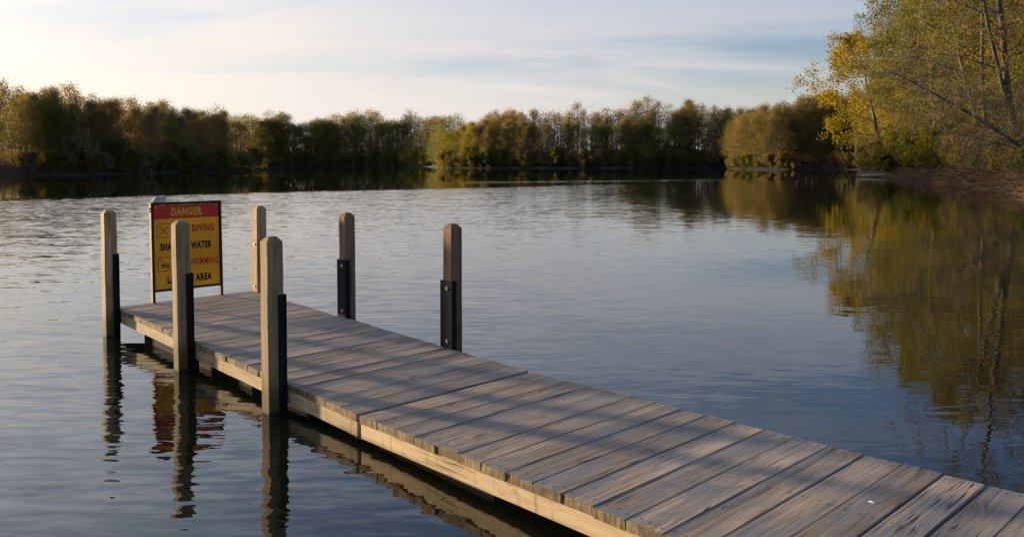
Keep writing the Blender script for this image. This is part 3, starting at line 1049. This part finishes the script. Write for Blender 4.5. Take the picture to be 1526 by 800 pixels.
ROWS = ('at the waterside', 'one row back', 'in the back rows')
def shore_wood(i0, i1, step, rows, mix, zone, row_gap=4.0, hs=(.85, 1.12), first=1.5, rise=None, solid=2, parts=('right end', 'middle', 'left end')):
    for ri in range(rows):
        sp = shore_points(i0, i1, step)
        for si, (p, nrm) in enumerate(sp):
            d = first + ri * row_gap + tr_rng.uniform(-1.4, 1.4)
            q = p + nrm * d + np.array([tr_rng.uniform(-1, 1), tr_rng.uniform(-1, 1)]) * step * .35
            if sdf([q])[0] < .8: continue
            ks, ws = zip(*mix[min(ri, len(mix) - 1)].items())
            k = tr_rng.choices(ks, ws)[0]
            pr = tr_rng.choice(FAR[k])
            s = tr_rng.uniform(*hs) * (.93 + .032 * ri) * tr_rng.choice((.97, 1.0, 1.0, 1.03))
            if rise: s *= rise(q)
            if ri >= solid:
                if ri < rows - 1 and tr_rng.random() < .10: continue
                if ri == rows - 1: s *= tr_rng.choice((.95, 1.0, 1.04)) if k == 'bud' else tr_rng.uniform(.95, 1.05)
                MASS.append((pr, q[0], q[1], height1(q[0], q[1]) - .05, tr_rng.uniform(0, 6.28), s)); continue
            band = parts[min(len(parts) - 1, si * len(parts) // len(sp))]
            lab = '%s tree %s, %s of %s' % (KINDNAME[k], ROWS[min(ri, 2)], band, zone)
            plant(pr, 'broadleaf_tree', lab, 'tree', q[0], q[1], tr_rng.uniform(0, 6.28), s, group=lab, zs=tr_rng.uniform(.95, 1.1))

def shore_shrubs(i0, i1, step, zone, s=(.7, 1.3)):
    sp = shore_points(i0, i1, step)
    for si, (p, nrm) in enumerate(sp):
        band = ('right end', 'middle', 'left end')[min(2, si * 3 // len(sp))]
        q = p + nrm * tr_rng.uniform(.3, 1.2)
        if sdf([q])[0] < .15: continue
        k = tr_rng.choice((0, 1, 2))
        lab = '%s shrub at the waterline, %s of %s' % (('olive', 'green', 'twiggy brown')[k], band, zone)
        plant(SHRUB[k], 'shrub', lab, 'shrub', q[0], q[1], tr_rng.uniform(0, 6.28), tr_rng.uniform(*s), group=lab)

# indices of the pond outline: 17..22 right point, 24..31 middle promontory, 32..36 cove, 36..43 left return, 43..48 left shore
ZL, ZM, ZC, ZR = 'the left shore', 'the middle shore', 'the far cove', 'the right point'
OL, MI = {'olive': 4, 'bud': 2, 'green': 2, 'orange': 1, 'open': 1.5}, {'olive': 3, 'orange': 3, 'bud': 2, 'yellow': 1}
shore_wood(40, 45, 3.0, 6, [OL, MI, MI, {'orange': 3, 'bud': 5, 'yellow': 1}], ZL, hs=(.74, .85), row_gap=2.8, solid=3)
shore_wood(45, 47, 6.5, 2, [OL, MI], ZL + ' beyond the frame', hs=(.9, 1.1), row_gap=6)
shore_wood(24, 31, 3.2, 6, [{'olive': 4, 'green': 3, 'yellow': 1, 'bud': 1, 'open': 2}, MI, MI, {'orange': 3, 'bud': 3, 'olive': 3}], ZM, hs=(.82, .94), row_gap=2.8, solid=2)
COVE_MIX = [{'olive': 4, 'green': 4, 'bud': 1}, {'olive': 3, 'orange': 2, 'green': 3, 'yellow': 1}, {'yellow': 2, 'orange': 2, 'green': 2, 'olive': 2}]
shore_wood(33, 36, 4.4, 5, COVE_MIX, ZC, hs=(1.40, 1.58), row_gap=5, solid=2)
shore_wood(31, 33, 6.0, 1, [{'olive': 4, 'green': 3}], 'the middle shore beside the cove', solid=0, hs=(1.0, 1.2))
shore_wood(37, 40, 5.0, 2, [{'olive': 4, 'green': 3}], ZL + ' by the cove', solid=0, hs=(.9, 1.1))
shore_wood(20, 23, 2.4, 6, [{'open': 5, 'bud': 3, 'olive': 2}, {'bud': 3, 'open': 4, 'orange': 1}, {'olive': 3, 'bud': 3}], ZR, hs=(.74, .90), row_gap=3, solid=2)
shore_wood(14, 20, 4.0, 5, [{'olive': 3, 'bud': 2, 'yellow': 2}], 'the right hand bay', hs=(.72, .9), solid=1)

def fill(px0, px1, d0, d1, n, kinds, hs, where, whole=8):
    for k in range(n):
        px_ = px0 + (px1 - px0) * (k + .5) / n; d_ = d0 + (d1 - d0) * ((k * .618) % 1.0)
        q = np.array([(px_ - 763) / 1202.27 * d_, d_])
        if sdf([q])[0] < .8: continue
        kk = kinds[k % len(kinds)]; pr = tr_rng.choice(FAR[kk]); sc_ = tr_rng.uniform(*hs); ro = tr_rng.uniform(0, 6.28)
        if k >= whole:
            MASS.append((pr, q[0], q[1], height1(q[0], q[1]) - .05, ro, sc_)); continue
        lab = '%s tree %s' % (KINDNAME[kk], where)
        plant(pr, 'broadleaf_tree', lab, 'tree', q[0], q[1], ro, sc_, group=lab)
fill(1010, 1125, 165, 185, 24, ('olive', 'green', 'orange', 'bud'), (.85, 1.05), 'behind the right end of the middle shore', 6)
fill(622, 690, 245, 292, 12, ('olive', 'green', 'orange'), (1.4, 1.58), 'behind the left end of the middle shore', 0)
fill(455, 500, 291, 305, 8, ('green', 'olive', 'olive'), (1.4, 1.58), 'in the middle of the far cove wood')
fill(325, 400, 282, 300, 12, ('green', 'olive', 'olive'), (1.3, 1.5), 'behind the right end of the left shore', 0)
fill(395, 440, 287, 300, 6, ('green', 'olive'), (1.4, 1.58), 'at the left corner of the far cove')
join_mass()
for k_ in range(16):
    px_ = 1205 + k_ * 7.5; d_ = 126 + (k_ * 7 % 20)
    q = np.array([(px_ - 763) / 1202.27 * d_, d_])
    if sdf([q])[0] < .8: continue
    kk = ('olive', 'bud', 'olive', 'orange')[k_ % 4]
    lab = '%s tree where the right point meets the bay' % KINDNAME[kk]
    plant(FAR[kk][k_ % 2], 'broadleaf_tree', lab, 'tree', q[0], q[1], k_ * 1.7, .84 + .02 * (k_ % 5), group=lab)
shore_shrubs(40, 45, 2.6, ZL)
shore_shrubs(24, 31, 3.6, ZM)
shore_shrubs(32, 36, 7.0, ZC, (1.0, 1.7))
shore_shrubs(18, 23, 3.2, ZR, (.4, .7))
shore_shrubs(13, 18, 2.6, 'the right hand bay', (.5, .9))

# ------------------------------------------------------------------ the near wood on the right bank
def atpx(px, d):
    return (px - 763) / 1202.27 * d, d

NEAR = {}
NEAR['leafy'] = make_proto('leafy', 401, M_BARK, LEAF['green'], .085, kl=3, H=16, tr=.22, base=.22, spread=5.0, nl=20, nsub=7, ntw=5, nfine=2, up=.7, leaf_n=3, leaf_jit=.2, minr=.012, forks=1)
NEAR['yellow'] = make_proto('yellow', 402, M_BARK, LEAF['bright'], .085, H=10, tr=.16, base=.18, spread=4.6, nl=20, nsub=7, ntw=5, nfine=2, up=.45, lean=(-.18, -.05), leaf_n=5, leaf_jit=.2, minr=.011)
NEAR['twiggy'] = make_proto('twiggy', 403, M_BARK, LEAF['spring'], .055, H=12, tr=.17, base=.14, spread=4.8, nl=22, nsub=8, ntw=6, nfine=3, up=.45, leaf_n=2, leaf_jit=.16, minr=.011, droop=.15, lean=(-.12, -.04), forks=1)
NEAR['twiggy2'] = make_proto('twiggy2', 404, M_BARK, LEAF['yellow'], .06, H=13, tr=.15, base=.2, spread=4.2, nl=20, nsub=8, ntw=6, nfine=2, up=.6, leaf_n=2, leaf_jit=.18, minr=.011, lean=(-.06, -.05))
NEAR['leaning'] = make_proto('leaning', 405, M_BARKD, LEAF['bud'], .04, H=4.5, tr=.13, base=.12, spread=3.6, nl=30, nsub=9, ntw=7, nfine=3, up=.35, leaf_n=.35, leaf_jit=.04, minr=.008, droop=.1, lean=(-1.4, .25), profile='wide')
NEAR['tall'] = make_proto('tall', 406, M_BARKD, LEAF['orange'], .05, H=19, tr=.20, base=.20, spread=4.6, nl=24, nsub=7, ntw=5, nfine=2, up=.55, leaf_n=1, leaf_jit=.1, minr=.011, lean=(-.10, .02), forks=1)
NEAR['sapling'] = make_proto('sapling', 407, M_BARKL, LEAF['yellow'], .07, H=7, tr=.06, base=.25, spread=1.9, nl=14, nsub=5, ntw=4, nfine=1, up=.6, leaf_n=2, leaf_jit=.14, minr=.008)

def near_tree(key, px, d, rot, s, label, zs=1.0, cat='tree', name='broadleaf_tree', group=None):
    x, y = atpx(px, d)
    return plant(NEAR[key], name, label, cat, x, y, R(rot), s, zs=zs, group=group)

near_tree('yellow', 1318, 67.0, 0, 1.0, 'bright yellow-green tree at the tip of the right bank, leaning over the water')
near_tree('leafy', 1352, 70, 40, 1.02, 'tall airy green tree behind the bright yellow-green tree on the right bank')
near_tree('leafy', 1420, 60, 190, .98, 'tall green tree rising out of the frame at upper right, behind bare branches')
near_tree('twiggy', 1398, 54, 0, .95, 'brown twiggy tree in the middle of the right bank, spreading over the waterline')
near_tree('twiggy', 1470, 45, 20, 1.0, 'brown twiggy tree behind the leaning bare tree on the right bank')
near_tree('leaning', 1556, 35, 0, 1.0, 'dark leaning bare tree reaching out low over the water from the right edge')
near_tree('tall', 1512, 41.5, 0, 1.0, 'tall bare tree with two leaning trunks near the right edge')
near_tree('tall', 1580, 46, 150, .95, 'tall bare tree partly cut off by the right edge of the picture')
near_tree('twiggy2', 1445, 66, 0, 1.05, 'tall slim brown tree inland on the right bank, behind the twiggy trees')
BG = [('twiggy2', 1380, 82, 80, 1.1), ('leafy', 1490, 72, 100, 1.0), ('twiggy2', 1530, 60, 200, 1.15), ('leafy', 1560, 85, 300, 1.1), ('twiggy2', 1410, 95, 10, 1.2),
      ('leafy', 1450, 100, 30, 1.05), ('twiggy2', 1600, 70, 60, 1.1), ('leafy', 1620, 55, 220, 1.0), ('twiggy2', 1510, 105, 33, 1.2), ('twiggy2', 1350, 90, 120, .9), ('leafy', 1395, 110, 75, 1.0), ('twiggy2', 1470, 84, 250, 1.05), ('leafy', 1330, 100, 160, .75), ('twiggy2', 1310, 105, 20, .8), ('twiggy2', 1290, 112, 50, .75), ('twiggy2', 1425, 78, 333, 1.0)]
for k, px, d, ro, s in BG:
    nm = 'brown' if k != 'leafy' else 'green'
    near_tree(k, px, d, ro, s, 'tall %s tree deep in the wood behind the right bank' % nm, group='%s trees deep in the right wood' % nm)
srng = random.Random(12)
SAP = 'slender pale sapling with yellow-green leaves on the right bank, %s'
SPOT = ('by the bright tree', 'among the twiggy trees', 'near the right edge')
for i, (px, d) in enumerate([(1340, 70), (1362, 66), (1385, 63), (1405, 68), (1428, 58), (1450, 55), (1476, 58), (1498, 50), (1520, 52), (1418, 75), (1462, 70), (1372, 75), (1540, 47)]):
    near_tree('sapling', px, d, srng.uniform(0, 360), srng.uniform(.8, 1.25), SAP % (SPOT[0] if px < 1372 else SPOT[1] if px < 1452 else SPOT[2]), group=SAP % (SPOT[0] if px < 1372 else SPOT[1] if px < 1452 else SPOT[2]))

NSHRUB = [make_proto('shrub', 420 + i, M_BARKD, LEAF[lf], .060, H=1.7, tr=.03, base=.05, spread=1.3, nl=16, nsub=6, ntw=4, nfine=1, up=.8, leaf_n=ln, leaf_jit=.08, minr=.006, forks=3)
          for i, (lf, ln) in enumerate((('yellow', 2), ('green', 3), ('bud', .5)))]
for i, (px, d, k, s) in enumerate([(1330, 66, 1, 1.1), (1350, 61, 2, 1.0), (1362, 58.5, 1, .9), (1378, 56.5, 0, 1.2), (1395, 54.5, 1, 1.2), (1408, 52, 1, 1.1), (1422, 50.5, 0, 1.0), (1432, 48, 2, 1.0),
                                  (1448, 46, 2, 1.1), (1462, 44, 2, .9), (1478, 43, 2, 1.0), (1492, 42, 2, .8), (1515, 39, 2, .9), (1400, 60, 0, 1.3), (1440, 54, 1, 1.4), (1470, 50, 0, 1.2), (1505, 46, 1, 1.0), (1385, 60, 1, 1.3), (1545, 37, 2, .8),
                                  (1340, 63.5, 0, 1.3), (1356, 60, 1, 1.2), (1370, 57.5, 0, 1.1), (1387, 55, 1, 1.1), (1402, 53, 0, 1.2), (1416, 51, 1, 1.0), (1428, 49.5, 0, .9), (1445, 48, 1, 1.0), (1460, 46.5, 0, 1.0), (1410, 57, 0, 1.5), (1455, 52, 1, 1.4), (1490, 47, 0, 1.2),
                                  (1425, 49, 2, .7), (1437, 46, 0, .6), (1447, 44, 2, .7), (1458, 42.5, 1, .5), (1468, 41, 2, .75), (1480, 39.5, 2, .6), (1492, 38, 0, .5), (1503, 37, 2, .7), (1515, 36, 2, .6), (1530, 34.5, 1, .5), (1500, 40, 2, .8), (1470, 43.5, 0, .7)]):
    x, y = atpx(px, d)
    if sdf([(x, y)])[0] < .3:
        x += .9 - sdf([(x, y)])[0]
    nm = ('yellow-green', 'fresh green', 'brown twiggy')[k]
    lab = '%s shrub low on the right bank, %s' % (nm, 'below the bright yellow-green tree' if px < 1372 else 'below the brown twiggy trees' if px < 1452 else 'near the right edge of the picture')
    plant(NSHRUB[k], 'shrub', lab, 'shrub', x, y, srng.uniform(0, 6.28), s, group=lab)

# driftwood and dead branches along the right bank
def dead_wood(name, label, cat, pts, r0, r1, mt, twigs=0, seed=1, group=None):
    g = np.random.default_rng(seed)
    P = np.array(pts, float)
    n = 8
    t = np.linspace(0, len(P) - 1, n)
    Q = np.array([[np.interp(tt, range(len(P)), P[:, k]) for k in range(3)] for tt in t]) + g.normal(0, r0 * .25, (n, 3))
    polys = [Q]; rad = [np.linspace(r0, r1, n)]
    for k in range(twigs):
        i = g.integers(1, n - 1)
        d = (Q[-1] - Q[0]) / np.linalg.norm(Q[-1] - Q[0]) + g.normal(0, .7, 3); d[2] = abs(d[2]) * .6
        d /= np.linalg.norm(d)
        L = np.linalg.norm(Q[-1] - Q[0]) * g.uniform(.15, .4)
        s = np.linspace(0, 1, 8)[:, None]
        polys.append(Q[i] + d * L * s + np.array([0, 0, 1]) * .08 * L * s ** 2 + g.normal(0, .012 * L, (8, 3)) * s)
        rad.append(np.linspace(r1 * 1.1, r1 * .3, 8))
    c = Q.mean(0)
    v, q = tubes([p - c for p in polys], rad, 7)
    # close the two ends of the log
    o = link(name, mesh_np(name, v, np.concatenate([q, [[0, 1, 2, 3], [3, 4, 5, 6]]]), faces3=[[0, 3, 6]], mats=[mt], smooth=True), None, tuple(c))
    tag(o, label, cat, group)
    return o
x0, y0 = 27.6, 64.5
dead_wood('driftwood_log', 'pale driftwood log lying in the water at the tip of the right bank', 'log', [(x0, y0, .10), (x0 + 1.2, y0 - 1.3, .22), (x0 + 2.3, y0 - 2.2, .38)], .14, .07, M_DEAD, 3, 3)
brs = [((1405, 50.5), (-2.3, -.9, .1), 'grey dead branch sloping from the right bank down to the water', 4),
       ((1440, 43.5), (-1.9, -1.2, .05), 'thin dead branch lying on the right bank below the brown twiggy tree', 5),
       ((1478, 39.5), (-2.0, -.9, -.1), 'bleached branch fallen across the brown brush near the right edge', 6),
       ((1452, 47), (-2.6, -2.0, .9), 'long pale dead stem leaning out over the brown brush of the right bank', 7),
       ((1500, 41), (-2.4, -1.8, .8), 'forked dead stem leaning out low below the tall bare tree', 8)]
for (px, d), dv, lab, sd_ in brs:
    x, y = atpx(px, d)
    sft = max(0, .5 - sdf([(x, y)])[0]); x += sft
    z = height1(x, y) + .12
    dead_wood('dead_branch', lab, 'branch', [(x, y, z), (x + dv[0] * .5, y + dv[1] * .5, z * .7 + dv[2] * .5 + .1), (x + dv[0], y + dv[1], max(.03, z * .3 + dv[2]))], .055, .018, M_DEAD, 6, sd_)

# brown brush matting the right bank: dead stems nobody could count
def bank_brush():
    g = np.random.default_rng(9)
    polys, rad = [], []
    for i in range(9, 13):
        a = POND[i]; b = POND[i + 1]; e = (b - a) / np.linalg.norm(b - a); nrm = np.array([e[1], -e[0]])
        L = np.linalg.norm(b - a)
        n = int(L * (85 if i < 12 else 22))
        for k in range(n):
            p = a + e * g.uniform(0, L) + nrm * abs(g.normal(.1, 1.1))
            P0 = np.array([p[0], p[1], 0.0])
            d = np.array([*(-nrm * g.uniform(-.4, 1.0) + e * g.normal(0, .8)), g.uniform(.05, .9)]); d /= np.linalg.norm(d)
            ll = g.uniform(.4, 1.5)
            s = np.linspace(0, 1, 4)[:, None]
            polys.append(P0 + d * ll * s - np.array([0, 0, 1]) * .35 * ll * s ** 2)
            rad.append(np.linspace(.012, .004, 4))
    allp = np.array([p[0] for p in polys])
    hz = height(allp[:, :2])
    polys = [p + np.array([0, 0, h]) for p, h in zip(polys, hz)]
    v, q = tubes(polys, rad, 3)
    o = link('bank_brush', mesh_np('bank_brush', v, q, mats=[M_DEADBRUSH]))
    tag(o, None, None, kind='stuff')
M_DEADBRUSH = mat_bark('brown_brush', (.075, .042, .018), (.20, .115, .050))
bank_brush()
